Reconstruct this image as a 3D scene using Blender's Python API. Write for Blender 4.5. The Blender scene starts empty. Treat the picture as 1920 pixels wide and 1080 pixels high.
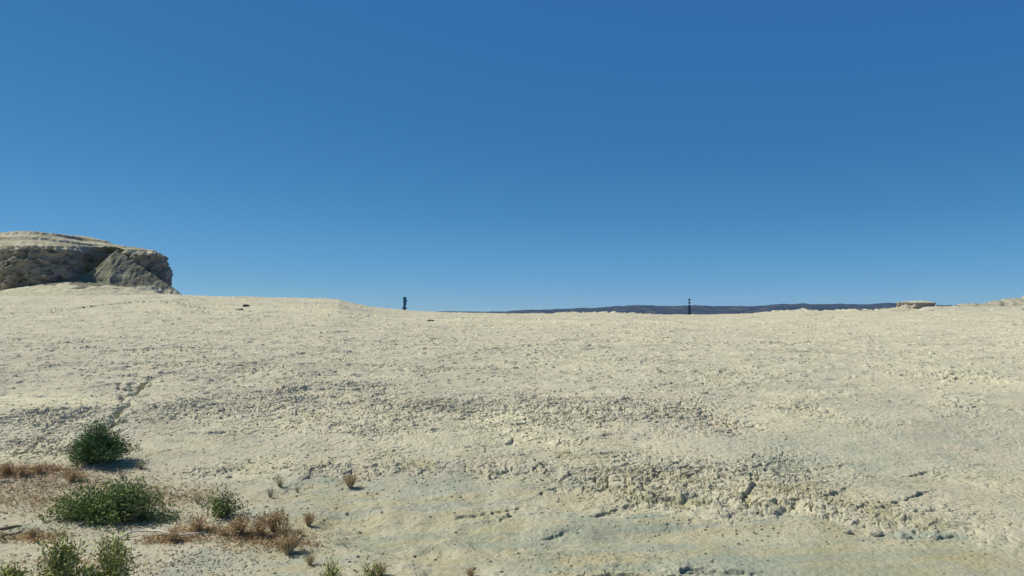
import bpy, math, random
import numpy as np
R = math.radians
scene = bpy.context.scene
C = scene.collection

# ------------------------------------------------------------------ camera, sky, sun, exposure
FPX = 1500.0            # focal length in pixels of a 1920 wide picture
HZ = 592.0              # row of eye level in the 1080 high picture
cd = bpy.data.cameras.new('camera')
cd.sensor_width = 36.0
cd.lens = FPX / 1920.0 * 36.0
cd.clip_start = 0.1
cd.clip_end = 60000.0
cam = bpy.data.objects.new('camera', cd)
C.objects.link(cam)
cam.location = (0, 0, 0)
cam.rotation_euler = (math.pi / 2 + math.atan((HZ - 540.0) / FPX), 0, 0)
scene.camera = cam

SUN_AZ = 77.0           # degrees to the left of the view direction
SUN_EL = 46.0
w = bpy.data.worlds.new('World')
scene.world = w
w.use_nodes = True
nt = w.node_tree
bg = nt.nodes['Background']
sky = nt.nodes.new('ShaderNodeTexSky')
sky.sky_type = 'NISHITA'
sky.sun_disc = False
sky.sun_elevation = R(SUN_EL)
sky.sun_rotation = R(-SUN_AZ)
sky.altitude = 6000.0
sky.air_density = 1.0
sky.dust_density = 0.0
sky.ozone_density = 10.0
# sky graded by one curve per channel; zenith blue cut to make shadows less blue
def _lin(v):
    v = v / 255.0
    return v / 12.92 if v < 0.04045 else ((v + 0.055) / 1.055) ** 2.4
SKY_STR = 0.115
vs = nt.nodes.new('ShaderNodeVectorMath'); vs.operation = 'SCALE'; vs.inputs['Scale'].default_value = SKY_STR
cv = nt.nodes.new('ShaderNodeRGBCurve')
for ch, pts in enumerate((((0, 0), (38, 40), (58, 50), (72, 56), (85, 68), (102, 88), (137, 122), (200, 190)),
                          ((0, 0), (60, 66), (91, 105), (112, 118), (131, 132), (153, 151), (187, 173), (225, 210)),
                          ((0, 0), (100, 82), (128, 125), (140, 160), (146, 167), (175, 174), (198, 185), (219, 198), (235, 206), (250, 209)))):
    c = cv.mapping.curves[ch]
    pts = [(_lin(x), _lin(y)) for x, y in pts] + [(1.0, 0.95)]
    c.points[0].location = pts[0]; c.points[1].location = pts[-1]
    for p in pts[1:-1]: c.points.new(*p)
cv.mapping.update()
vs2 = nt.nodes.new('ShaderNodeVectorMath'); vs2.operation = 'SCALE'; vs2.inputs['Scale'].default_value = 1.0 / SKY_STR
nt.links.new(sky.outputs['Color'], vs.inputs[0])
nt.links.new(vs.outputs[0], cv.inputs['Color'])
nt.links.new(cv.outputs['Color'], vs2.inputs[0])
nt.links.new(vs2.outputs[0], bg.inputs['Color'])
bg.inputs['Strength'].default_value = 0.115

sd = bpy.data.lights.new('sun', 'SUN')
sd.energy = 5.0
sd.angle = R(0.53)
sd.color = (1.0, 0.95, 0.83)
sun = bpy.data.objects.new('sun', sd)
C.objects.link(sun)
sdir = (-math.sin(R(SUN_AZ)) * math.cos(R(SUN_EL)), math.cos(R(SUN_AZ)) * math.cos(R(SUN_EL)), math.sin(R(SUN_EL)))
import mathutils
sun.rotation_euler = mathutils.Vector(sdir).to_track_quat('Z', 'Y').to_euler()

scene.view_settings.view_transform = 'Standard'
scene.view_settings.look = 'None'
scene.view_settings.gamma = 1.0
scene.view_settings.exposure = 0.0
scene.render.engine = 'CYCLES'

# ------------------------------------------------------------------ numpy noise
F = np.float32
def _h(ix, iy, seed):
    n = (ix.astype(np.int64) * 374761393 + iy.astype(np.int64) * 668265263 + seed * 974634777) & 0xFFFFFFFF
    n = ((n ^ (n >> 13)) * 1274126177) & 0xFFFFFFFF
    return n ^ (n >> 16)
def perlin(x, y, seed=0):
    xi = np.floor(x); yi = np.floor(y)
    fx = (x - xi).astype(F); fy = (y - yi).astype(F)
    xi = xi.astype(np.int64); yi = yi.astype(np.int64)
    u = fx * fx * fx * (fx * (fx * 6 - 15) + 10); v = fy * fy * fy * (fy * (fy * 6 - 15) + 10)
    def g(dx, dy):
        a = (_h(xi + dx, yi + dy, seed) & 1023).astype(F) * F(2 * math.pi / 1024)
        return np.cos(a) * (fx - dx) + np.sin(a) * (fy - dy)
    a = g(0, 0); b = g(1, 0); c = g(0, 1); d = g(1, 1)
    return ((a + (b - a) * u) * (1 - v) + (c + (d - c) * u) * v) * F(1.5)
def fbm(x, y, seed=0, n=4, gain=0.5):
    s = 0; a = 1.0; k = 1.0
    for i in range(n):
        s = s + a * perlin(x * k, y * k, seed + i * 17)
        a *= gain; k *= 2.03
    return s
def worley(x, y, seed=0):
    xi = np.floor(x).astype(np.int64); yi = np.floor(y).astype(np.int64)
    f1 = np.full(x.shape, 9.0, F); f2 = f1.copy(); ident = np.zeros(x.shape, F)
    for dx in (-1, 0, 1):
        for dy in (-1, 0, 1):
            h = _h(xi + dx, yi + dy, seed)
            px = xi + dx + (h & 0x3FF) / 1023.0; py = yi + dy + ((h >> 10) & 0x3FF) / 1023.0
            d = np.sqrt((px - x) ** 2 + (py - y) ** 2).astype(F)
            near = d < f1
            f2 = np.where(near, f1, np.minimum(f2, d))
            ident = np.where(near, ((h >> 20) & 0x3FF).astype(F) / 1023, ident)
            f1 = np.where(near, d, f1)
    return f1, f2, ident
def sstep(a, b, x):
    t = np.clip((x - a) / (b - a), 0, 1)
    return t * t * (3 - 2 * t)

# ------------------------------------------------------------------ object helpers
def mesh_np(name, V, faces, mats, mat_idx=None, smooth=False):
    """faces: (n,3) or (n,4) int array, or a list of such arrays"""
    me = bpy.data.meshes.new(name)
    fl = faces if isinstance(faces, list) else [faces]
    fl = [f for f in fl if len(f)]
    V = np.asarray(V, np.float32)
    me.vertices.add(len(V)); me.vertices.foreach_set('co', V.ravel())
    loops = np.concatenate([f.ravel() for f in fl]).astype(np.int32)
    tot = np.concatenate([np.full(len(f), f.shape[1], np.int32) for f in fl])
    st = np.concatenate([[0], np.cumsum(tot)[:-1]]).astype(np.int32)
    me.loops.add(len(loops)); me.loops.foreach_set('vertex_index', loops)
    me.polygons.add(len(tot)); me.polygons.foreach_set('loop_start', st); me.polygons.foreach_set('loop_total', tot)
    for m in (mats if isinstance(mats, (list, tuple)) else [mats]): me.materials.append(m)
    if mat_idx is not None: me.polygons.foreach_set('material_index', np.asarray(mat_idx, np.int32))
    me.polygons.foreach_set('use_smooth', np.full(len(tot), bool(smooth)))
    me.update(calc_edges=True)
    return me
def link(name, me, parent=None, loc=(0, 0, 0)):
    o = bpy.data.objects.new(name, me); C.objects.link(o)
    o.location = loc
    if parent: o.parent = parent
    return o
def tag(o, label=None, cat=None, group=None, kind=None):
    if label: o['label'] = label
    if cat: o['category'] = cat
    if group: o['group'] = group
    if kind: o['kind'] = kind
    return o
def grid_faces(nr, nc, wrap=False):
    r = np.arange(nr - 1)[:, None]; c = np.arange(nc if wrap else nc - 1)[None, :]
    c2 = (c + 1) % nc
    a = r * nc + c; b = r * nc + c2; d = (r + 1) * nc + c; e = (r + 1) * nc + c2
    return np.stack([a, b, e, d], -1).reshape(-1, 4)
class MB:
    """collects tubes, blades and leaves into one mesh"""
    def __init__(s): s.V = []; s.Q = []; s.T = []; s.n = 0
    def add(s, V, Q=None, T=None):
        V = np.asarray(V, float)
        if Q is not None and len(Q): s.Q.append(np.asarray(Q) + s.n)
        if T is not None and len(T): s.T.append(np.asarray(T) + s.n)
        s.V.append(V); s.n += len(V)
    def tube(s, pts, radii, n=6, cap=True):
        pts = np.asarray(pts, float); m = len(pts)
        ring = []
        for i in range(m):
            t = pts[min(i + 1, m - 1)] - pts[max(i - 1, 0)]; t /= (np.linalg.norm(t) + 1e-9)
            up = np.array([0, 0, 1.0]) if abs(t[2]) < 0.9 else np.array([1.0, 0, 0])
            a = np.cross(t, up); a /= np.linalg.norm(a); b = np.cross(t, a)
            ang = np.arange(n) * 2 * math.pi / n
            ring.append(pts[i] + radii[i] * (np.cos(ang)[:, None] * a + np.sin(ang)[:, None] * b))
        V = np.concatenate(ring); Q = grid_faces(m, n, True)
        T = None
        if cap:
            V = np.concatenate([V, pts[:1], pts[-1:]])
            k = np.arange(n); k2 = (k + 1) % n
            T = np.concatenate([np.stack([k2, k, np.full(n, m * n)], -1), np.stack([k + (m - 1) * n, k2 + (m - 1) * n, np.full(n, m * n + 1)], -1)])
        s.add(V, Q, T)
    def lathe(s, prof, n=16, cx=0, cy=0):
        prof = np.asarray(prof, float); ang = np.arange(n) * 2 * math.pi / n
        V = np.stack([cx + prof[:, 0:1] * np.cos(ang), cy + prof[:, 0:1] * np.sin(ang), np.repeat(prof[:, 1:2], n, 1)], -1).reshape(-1, 3)
        s.add(V, grid_faces(len(prof), n, True))
    def bar(s, a, b, r): s.tube([a, b], [r, r], 4)
    def me(s, name, mat, smooth=False):
        fl = []
        if s.Q: fl.append(np.concatenate(s.Q))
        if s.T: fl.append(np.concatenate(s.T))
        return mesh_np(name, np.concatenate(s.V), fl, mat, None, smooth)

# ------------------------------------------------------------------ materials
def new_mat(name, rough=0.9):
    m = bpy.data.materials.new(name); m.use_nodes = True
    b = m.node_tree.nodes['Principled BSDF']
    b.inputs['Roughness'].default_value = rough
    b.inputs['Specular IOR Level'].default_value = 0.15
    return m, m.node_tree, b
def N(nt, t, **kw):
    n = nt.nodes.new(t)
    for k, v in kw.items(): setattr(n, k, v)
    return n
def noise_node(nt, vec, scale, detail=4, rough=0.55):
    n = N(nt, 'ShaderNodeTexNoise'); n.inputs['Scale'].default_value = scale
    n.inputs['Detail'].default_value = detail; n.inputs['Roughness'].default_value = rough
    nt.links.new(vec, n.inputs['Vector']); return n.outputs['Fac']
def ramp(nt, fac, stops):
    r = N(nt, 'ShaderNodeValToRGB'); cr = r.color_ramp
    while len(cr.elements) < len(stops): cr.elements.new(0.5)
    for e, (p, c) in zip(cr.elements, stops): e.position = p; e.color = (*c, 1)
    nt.links.new(fac, r.inputs['Fac']); return r.outputs['Color']
def mix(nt, fac, a, b, mode='MIX'):
    m = N(nt, 'ShaderNodeMix', data_type='RGBA', blend_type=mode)
    for i, v in ((0, fac), (6, a), (7, b)):
        if hasattr(v, 'links'): nt.links.new(v, m.inputs[i])
        elif i == 0: m.inputs[0].default_value = v
        else: m.inputs[i].default_value = (*v, 1)
    return m.outputs[2]
def leaf_mat(name, c1, c2, scale=14.0, trans=0.0):
    m, nt, b = new_mat(name, 0.75)
    g = N(nt, 'ShaderNodeNewGeometry')
    col = ramp(nt, noise_node(nt, g.outputs['Position'], scale, 3), [(0.3, c1), (0.7, c2)])
    r = N(nt, 'ShaderNodeMath', operation='MULTIPLY_ADD')
    nt.links.new(g.outputs['Random Per Island'], r.inputs[0]); r.inputs[1].default_value = 0.7; r.inputs[2].default_value = 0.65
    hv = N(nt, 'ShaderNodeHueSaturation'); nt.links.new(col, hv.inputs['Color']); nt.links.new(r.outputs[0], hv.inputs['Value'])
    nt.links.new(hv.outputs['Color'], b.inputs['Base Color'])
    return m

def ground_mat():
    m, nt, b = new_mat('cracked_clay', 0.95)
    tc = N(nt, 'ShaderNodeTexCoord').outputs['Object']
    at = N(nt, 'ShaderNodeAttribute', attribute_name='soil')
    sp = N(nt, 'ShaderNodeSeparateColor'); nt.links.new(at.outputs['Color'], sp.inputs['Color'])
    base = ramp(nt, noise_node(nt, tc, 0.35, 6, 0.6), [(0.3, (0.415, 0.395, 0.30)), (0.5, (0.485, 0.457, 0.352)), (0.72, (0.535, 0.495, 0.375))])
    c = mix(nt, sp.outputs['Red'], base, (0.65, 0.61, 0.43))        # cream silt
    c = mix(nt, sp.outputs['Green'], c, (0.33, 0.355, 0.275))        # grey green dried mud
    c = mix(nt, sp.outputs['Blue'], c, (0.34, 0.27, 0.185))           # soil full of plant litter
    c = mix(nt, at.outputs['Alpha'], c, (0.40, 0.375, 0.235))         # olive silt
    f = ramp(nt, noise_node(nt, tc, 9.0, 8, 0.72), [(0.25, (0.8, 0.79, 0.77)), (0.5, (1, 1, 1)), (0.8, (1.12, 1.11, 1.1))])
    c = mix(nt, 1.0, c, f, 'MULTIPLY')
    f2 = ramp(nt, noise_node(nt, tc, 55.0, 4, 0.7), [(0.28, (0.78, 0.76, 0.72)), (0.42, (1, 1, 1)), (0.8, (1.06, 1.06, 1.05))])
    c = mix(nt, 1.0, c, f2, 'MULTIPLY')
    pk = ramp(nt, noise_node(nt, tc, 1.3, 4, 0.6), [(0.5, (1, 1, 1)), (0.75, (1.04, 0.975, 0.95))])
    c = mix(nt, 1.0, c, pk, 'MULTIPLY')
    nt.links.new(c, b.inputs['Base Color'])
    # fine grain and small crumbs
    bp = N(nt, 'ShaderNodeBump'); bp.inputs['Strength'].default_value = 0.8; bp.inputs['Distance'].default_value = 0.03
    nt.links.new(noise_node(nt, tc, 14.0, 8, 0.75), bp.inputs['Height'])
    nt.links.new(bp.outputs['Normal'], b.inputs['Normal'])
    return m
def rock_mat(name, stops, zscale=0.9, bump=0.25, sc=0.8):
    m, nt, b = new_mat(name, 0.95)
    tc = N(nt, 'ShaderNodeTexCoord').outputs['Object']
    mp = N(nt, 'ShaderNodeMapping'); mp.inputs['Scale'].default_value = (0.12 * sc, 0.12 * sc, zscale)
    nt.links.new(tc, mp.inputs['Vector'])
    c = ramp(nt, noise_node(nt, mp.outputs['Vector'], 1.4, 6, 0.65), stops)
    f = ramp(nt, noise_node(nt, tc, 0.9 * sc, 8, 0.7), [(0.3, (0.66, 0.65, 0.64)), (0.55, (1, 1, 1)), (0.75, (1.15, 1.13, 1.08))])
    c = mix(nt, 1.0, c, f, 'MULTIPLY')
    nt.links.new(c, b.inputs['Base Color'])
    bp = N(nt, 'ShaderNodeBump'); bp.inputs['Strength'].default_value = 0.9; bp.inputs['Distance'].default_value = bump
    nt.links.new(noise_node(nt, tc, 2.2 * sc, 8, 0.7), bp.inputs['Height'])
    nt.links.new(bp.outputs['Normal'], b.inputs['Normal'])
    return m
M = {}
M['ground'] = ground_mat()
M['cliff'] = rock_mat('layered_mudstone', [(0.3, (0.21, 0.195, 0.15)), (0.5, (0.29, 0.27, 0.205)), (0.7, (0.39, 0.365, 0.28))], 0.28, 0.35)
M['cap'] = rock_mat('pale_cap_rock', [(0.3, (0.30, 0.27, 0.19)), (0.5, (0.46, 0.43, 0.31)), (0.65, (0.58, 0.54, 0.40))], 1.6)
M['sbutte'] = rock_mat('tan_rock_wall', [(0.3, (0.34, 0.30, 0.22)), (0.6, (0.47, 0.42, 0.32))], 1.5, 0.1)
M['cap2'] = rock_mat('pale_far_clay', [(0.3, (0.46, 0.435, 0.31)), (0.6, (0.56, 0.53, 0.38))], 0.5, 0.08)
M['ridge'] = rock_mat('grey_layered_clay', [(0.3, (0.25, 0.235, 0.18)), (0.5, (0.34, 0.325, 0.245)), (0.65, (0.44, 0.42, 0.32))], 2.5, 0.08)
M['talus'] = rock_mat('weathered_debris', [(0.3, (0.17, 0.165, 0.115)), (0.5, (0.235, 0.225, 0.16)), (0.7, (0.33, 0.315, 0.225))], 0.5, 0.12)
M['shrub_dark'] = leaf_mat('dark_green_foliage', (0.068, 0.135, 0.045), (0.145, 0.235, 0.07), 5)
M['shrub_mid'] = leaf_mat('green_foliage', (0.125, 0.19, 0.055), (0.28, 0.36, 0.12), 5)
M['weed'] = leaf_mat('olive_foliage', (0.23, 0.27, 0.06), (0.46, 0.47, 0.17), 7)
M['dry'] = leaf_mat('dry_straw', (0.36, 0.26, 0.14), (0.62, 0.49, 0.30), 12)
M['drygrey'] = leaf_mat('grey_dry_stalks', (0.24, 0.20, 0.12), (0.42, 0.37, 0.23), 12)
M['litter'] = leaf_mat('plant_litter', (0.30, 0.20, 0.12), (0.62, 0.52, 0.38), 9)
M['twig'] = leaf_mat('twig_bark', (0.18, 0.15, 0.10), (0.32, 0.27, 0.18), 12)
M['white_stick'] = leaf_mat('bleached_wood', (0.50, 0.46, 0.38), (0.72, 0.67, 0.56), 12)
M['stone'] = rock_mat('clay_clod', [(0.3, (0.38, 0.36, 0.27)), (0.6, (0.50, 0.47, 0.35))], 6, 0.01, 8)
M['darkstone'] = rock_mat('dark_stone', [(0.3, (0.04, 0.037, 0.03)), (0.6, (0.09, 0.08, 0.06))], 6, 0.02, 8)
M['towerblue'] = rock_mat('haze_blue_tower', [(0.3, (0.012, 0.06, 0.11)), (0.6, (0.03, 0.11, 0.18))], 1.0, 0.05, 1)  # blue of distance haze put into the tower's own colour
M['steel'] = rock_mat('dark_painted_steel', [(0.3, (0.018, 0.022, 0.035)), (0.6, (0.035, 0.04, 0.055))], 1.0, 0.02, 1)
M['hills'] = rock_mat('far_dark_rock', [(0.3, (0.014, 0.018, 0.024)), (0.5, (0.030, 0.034, 0.036)), (0.70, (0.16, 0.13, 0.11))], 0.02, 3.0, 0.05)

# ------------------------------------------------------------------ ground shape
TY = [0, 5, 9, 10.5, 12.5, 14, 15.5, 17, 19.5, 24, 34, 55, 85, 110, 125, 150, 220, 400, 900, 2500, 20000]
TP = [None, None, 1078, 1000, 920, 878, 828, 782, 740, 700, 655, 620, 598, 589, 589.5]
TZ = [-3.0, -2.97] + [-(p - HZ) / FPX * y for p, y in zip(TP[2:], TY[2:15])] + [-0.3, -3.0, -9, -12, -14, -14]
# skyline row along the crest, per column
SKX = [-600, 0, 150, 330, 400, 500, 600, 635, 665, 695, 730, 770, 850, 1000, 1160, 1250, 1350, 1400, 1480, 1600, 1700, 1800, 1920, 2600]
SKY = [552, 556, 555, 552.5, 556, 558, 560, 562, 569, 575, 579, 582.5, 586, 588.5, 587.5, 590, 590, 588, 584.5, 584, 584, 583, 582, 580]
SK_D = [(589 - s) / FPX * 110.0 for s in SKY]
def z_smooth(x, y):
    yy = np.maximum(y, 0.0)
    # smoothed lookup of the lengthwise profile
    z = (np.interp(yy * 0.93, TY, TZ) + 2 * np.interp(yy, TY, TZ) + np.interp(yy * 1.07, TY, TZ)) / 4
    u = 960 + FPX * x / np.maximum(y, 30.0)
    d = np.interp(u, SKX, SK_D)
    g = sstep(38, 108, yy)
    leftkeep = sstep(-40, -60, x)                                   # the plateau under the butte goes on
    far = 1 - sstep(125, 260, yy) * (1 - leftkeep) - sstep(240, 500, yy) * leftkeep
    grow = np.where(d > 0.8, np.clip(yy / 110.0, 1, 1.9), 1)
    z = z + d * g * far * np.where(yy > 110, grow, 1)
    z = z + leftkeep * 0.8 * sstep(130, 200, yy) * (1 - sstep(240, 500, yy))
    # second low plateau beyond the crest on the right
    r2 = sstep(1650, 1740, u) * sstep(200, 330, yy) * (1 - sstep(500, 900, yy))
    z = z * (1 - r2) + r2 * (0.0093 * yy + 0.25)
    return z
def ground_at(px, py):
    """world point of the smooth ground seen at a picture position"""
    ux = (px - 960) / FPX; uz = (HZ - py) / FPX
    ys = np.concatenate([np.arange(4, 30, 0.02), np.arange(30, 130, 0.1)])
    zs = z_smooth(ux * ys, ys)
    hit = np.nonzero(uz * ys <= zs)[0]
    y = ys[hit[0]] if len(hit) else 110.0
    return float(ux * y), float(y), float(z_smooth(np.array([ux * y]), np.array([y]))[0])

def blob(x, y, px, py, rx, ry, soft=1.0):
    """0..1 patch round a picture position, as an ellipse lying on the ground"""
    cx, cy, _ = ground_at(px, py)
    ax, _, _ = ground_at(px + rx, py); ax = abs(ax - cx) + 1e-3
    y0 = ground_at(px, py + ry)[1]; y1 = ground_at(px, max(py - ry, 601))[1]
    ay = np.where(y > cy, max(y1 - cy, 0.1), max(cy - y0, 0.1))
    r = np.sqrt(((x - cx) / ax) ** 2 + ((y - cy) / ay) ** 2)
    return 1 - sstep(1 - 0.5 * soft, 1 + 0.5 * soft, r)
def polydist(x, y, pts):
    """distance to a polyline on the ground, signed: + on the far side"""
    best = np.full(x.shape, 1e6, F); sgn = np.ones(x.shape, F)
    for (ax, ay), (bx, by) in zip(pts[:-1], pts[1:]):
        dx, dy = bx - ax, by - ay; L2 = dx * dx + dy * dy
        t = np.clip(((x - ax) * dx + (y - ay) * dy) / L2, 0, 1)
        ex = x - ax - t * dx; ey = y - ay - t * dy
        d = np.sqrt(ex * ex + ey * ey)
        s = np.sign(dx * ey - dy * ex)
        m = d < best
        best = np.where(m, d, best); sgn = np.where(m, s, sgn)
    return best, sgn

# rough patches: column, row, half width, half height, strength, kind
ROUGH = [(100, 790, 150, 26, 1.0), (60, 845, 110, 28, 0.8), (330, 770, 90, 45, 0.7), (480, 770, 130, 40, 0.8), (640, 745, 170, 32, 0.9),
         (880, 760, 200, 22, 1.0), (1150, 775, 210, 24, 1.25), (1360, 800, 110, 22, 0.7), (700, 880, 190, 14, 0.7), (600, 830, 150, 20, 0.4), (950, 885, 110, 14, 1.1),
         (1160, 890, 130, 38, 1.2), (1330, 915, 170, 42, 1.4), (1480, 900, 100, 60, 1.0), (1560, 880, 80, 40, 0.5), (1690, 975, 130, 34, 1.2),
         (1840, 1000, 90, 30, 0.6), (1830, 900, 150, 40, 0.45), (1080, 850, 160, 30, 0.5), (780, 950, 110, 22, 0.4), (920, 970, 90, 24, 0.7),
         (1120, 1035, 170, 26, 0.35), (400, 1040, 120, 26, 0.55), (1100, 1078, 300, 14, 0.5), (430, 880, 130, 12, 0.5), (740, 960, 60, 30, 0.3)]
# little scarps: polyline in picture positions, height in metres
LIPS = [([(108, 768), (150, 764), (185, 766), (222, 766)], 0.10), ([(90, 806), (125, 790), (160, 776)], 0.07),
        ([(575, 893), (600, 880)], 0.05), ([(640, 886), (700, 879), (780, 882), (880, 884), (1000, 880)], 0.06),
        ([(940, 822), (960, 830), (985, 822), (1005, 822)], 0.07), ([(1085, 830), (1110, 823), (1150, 824)], 0.07),
        ([(975, 795), (1000, 792)], 0.05), ([(1010, 850), (1030, 845), (1040, 835)], 0.05), ([(525, 733), (550, 735), (605, 722)], 0.07),
        ([(1230, 940), (1290, 953), (1330, 955), (1440, 958)], 0.07), ([(1260, 950), (1300, 948)], 0.10), ([(1390, 945), (1402, 925), (1404, 905)], 0.10),
        ([(1145, 950), (1170, 945)], 0.07), ([(845, 965), (890, 960)], 0.045), ([(930, 958), (975, 960)], 0.06), ([(1025, 1000), (1045, 994), (1070, 990)], 0.05),
        ([(1545, 938), (1570, 925)], 0.08), ([(1625, 962), (1660, 955)], 0.07), ([(1670, 945), (1710, 935)], 0.06), ([(1540, 968), (1600, 980), (1670, 985), (1760, 1008)], 0.08),
        ([(1672, 890), (1715, 885)], 0.05), ([(1640, 995), (1665, 1000)], 0.06),
        ([(1090, 1080), (1150, 1068), (1250, 1072)], 0.08), ([(1300, 1070), (1345, 1072)], 0.08), ([(150, 578), (250, 567), (300, 566), (385, 580)], 0.35),
        ([(20, 590), (110, 580)], 0.2), ([(370, 812), (440, 815)], 0.06), ([(1180, 880), (1220, 885)], 0.1), ([(1060, 865), (1045, 905), (1030, 915)], 0.08),
        ([(1280, 905), (1310, 890)], .09), ([(1200, 915), (1215, 900)], .1), ([(0, 905), (60, 903)], .05)]
RILLS = [([(280, 706), (255, 725), (243, 745), (235, 765), (222, 795), (215, 812)], 0.13, 0.15), ([(222, 716), (243, 724)], 0.08, 0.14), ([(345, 690), (395, 684)], 0.07, 0.10), ([(300, 716), (275, 712), (255, 726)], 0.07, 0.12),
         ([(700, 965), (900, 1000), (1100, 1010), (1300, 985)], 0.40, 0.075), ([(640, 960), (760, 1030), (900, 1078)], 0.30, 0.07), ([(560, 915), (760, 925), (1000, 940), (1130, 955)], 0.35, 0.05), ([(1500, 870), (1640, 880), (1760, 900)], 0.5, 0.06)]

def build_ground():
    # columns: fine inside the view, coarse all the way round
    fine = np.linspace(-36.5, 36.5, 1750)
    phi = np.concatenate([np.linspace(-180, -60, 25)[:-1], np.linspace(-60, -36.5, 60)[:-1], fine, np.linspace(36.5, 60, 60)[1:], np.linspace(60, 180, 25)[1:-1]])
    phi = np.radians(phi)
    r = [0.6, 1.5, 3, 4.5, 6, 7, 7.8, 8.4]
    while r[-1] < 170:
        v = r[-1]
        if v < 20: s = 0.0145 + (v - 8.4) * 0.0006
        elif v < 45: s = 0.0215 + (v - 20) * 0.0022
        else: s = 0.0765 + (v - 45) * 0.004
        r.append(v + s)
    while r[-1] < 9000: r.append(r[-1] * 1.03)
    r = np.array(r); nr, nc = len(r), len(phi)
    RR, PP = np.meshgrid(r, phi, indexing='ij')
    x = (RR * np.sin(PP)).ravel(); y = (RR * np.cos(PP)).ravel()
    z = z_smooth(x, y)
    n = len(x)
    nearm = (RR.ravel() < 170) & (np.abs(PP.ravel()) < R(62)) & (RR.ravel() > 4)
    X = x[nearm]; Y = y[nearm]
    # irregular swells
    dz = 0.10 * fbm(X / 7.0, Y / 7.0, 3, 3) * sstep(6, 20, Y) * (1 - 0.6 * sstep(80, 120, Y)) + 0.025 * fbm(X / 1.1, Y / 1.1, 5, 3)
    wx = X + 0.09 * perlin(X * 3.1, Y * 3.1, 40) + 0.25 * perlin(X * 0.8, Y * 0.8, 42)
    wy = Y + 0.09 * perlin(X * 3.1, Y * 3.1, 41) + 0.25 * perlin(X * 0.8, Y * 0.8, 43)
    rough = np.zeros(len(X), F)
    for (px, py, rx, ry, s) in ROUGH:
        rough = np.maximum(rough, s * blob(wx, wy, px, py, rx, ry, 1.3))
    patch = fbm(X / 1.6, Y / 1.9, 61, 4)
    patch2 = fbm(X / 5.0, Y / 6.0, 65, 3)
    slope_zone = sstep(14.5, 16.5, Y + 0.02 * X) * (1 - 0.35 * sstep(60, 110, Y))
    rough = np.clip(rough * (0.65 + 0.9 * np.clip(patch + 0.25, 0, 1)), 0, 1.6)
    rough = np.maximum(rough, slope_zone * np.clip(0.34 + 0.75 * patch * 0.6 + 0.5 * patch2, 0.05, 0.95))
    rough = np.maximum(rough, 0.10 + 0.12 * np.clip(patch, 0, 1))
    # clods of dried clay (two sizes) and cracks between plates
    bankm = np.zeros(len(X), F)
    TOE = [(-60, 893), (130, 884), (350, 893), (600, 889), (800, 884), (990, 890), (1080, 918), (1150, 946), (1290, 958), (1400, 963), (1560, 976), (1700, 995), (1850, 1016), (1990, 1030)]
    P = [ground_at(*p)[:2] for p in TOE]
    dj = 0.35 * fbm(X * 0.9, Y * 0.9, 90, 4, 0.55)
    d, sg = polydist(X + dj * 0.6, Y + dj, P)
    sd_toe = d * sg
    wgt = np.interp(960 + FPX * X / np.maximum(Y, 1), [0, 400, 700, 1000, 1150, 1500, 1750, 1950], [0.3, 0.35, 0.7, 0.8, 1.2, 1.2, 0.9, 0.3])
    dz += 0.075 * wgt * sstep(-0.03, 0.40, sd_toe) * (1 - sstep(0.6, 4.0, sd_toe)) + 0.014 * wgt * sstep(0.0, 0.05, sd_toe) * np.exp(-np.maximum(sd_toe, 0) / 0.35)
    bankm = wgt * sstep(-0.02, 0.12, sd_toe) * (1 - sstep(0.7, 2.6, sd_toe + 0.8 * patch))
    rough = np.maximum(rough, np.clip(bankm * 1.05 * (0.7 + 0.8 * patch), 0, 1.4))
    wash = 1 - sstep(-0.25, 0.0, sd_toe)
    rough = rough * (1 - 0.7 * wash * (1 - 0.5 * np.clip(patch, 0, 1)))
    f1, f2, idn = worley(wx / 0.085, wy / 0.085, 7)
    clod = (1 - np.clip(f1 / 0.75, 0, 1) ** 2) * (0.4 + idn)
    dz += rough * 0.014 * (clod - 0.5) * (1 - sstep(25, 45, Y))
    w2x = wx + 0.05 * perlin(X * 7, Y * 7, 44); w2y = wy + 0.05 * perlin(X * 7, Y * 7, 45)
    f1, f2, idn = worley(w2x / 0.20, w2y / 0.17, 8)
    e = f2 - f1
    dz += rough * (0.028 * (sstep(0.0, 0.22, e) * (0.45 + 0.9 * idn) - 0.6) + 0.012 * (idn - 0.5) * (w2x / 0.2 % 1.0))
    dz -= (1 - sstep(0.02, 0.12, e)) * np.clip(rough - 0.5, 0, 1) * 0.04
    f1, f2, idn = worley(w2x / 0.55 + 3, w2y / 0.45, 9)
    e = f2 - f1
    dz -= (1 - sstep(0.01, 0.075, e)) * np.clip(rough - 0.6, 0, 1) * 0.085
    dz += (idn - 0.5) * 0.03 * sstep(0.0, 0.1, e) * np.clip(rough - 0.45, 0, 1)
    # small crumbs lying in the cracks and below the ledges
    f1, f2, idn = worley(X / 0.11 + 5, Y / 0.11, 15)
    dz += (idn > 0.75) * (1 - sstep(0.12, 0.32, f1)) * 0.03 * np.clip(rough * 1.3 - 0.3, 0, 1) * (Y < 30)
    # broken crust: terraced noise gives small ledges
    for sc, amp, thr, sd_, y0 in ((0.55, 0.022, 0.2, 71, 9), (1.1, 0.035, 0.26, 72, 14), (2.1, 0.05, 0.34, 73, 24), (3.4, 0.08, 0.40, 74, 45)):
        nn = fbm(wx / (sc * 1.7), wy / sc, sd_, 4, 0.6)
        ed = sstep(thr, thr + 0.05, nn) * (1 - sstep(thr + 0.05, thr + 0.65, nn))
        dz += amp * ed * sstep(y0, y0 * 1.4, Y) * np.clip(0.35 + rough, 0, 1.1) * (1 - 0.4 * sstep(90, 120, Y))
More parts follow.
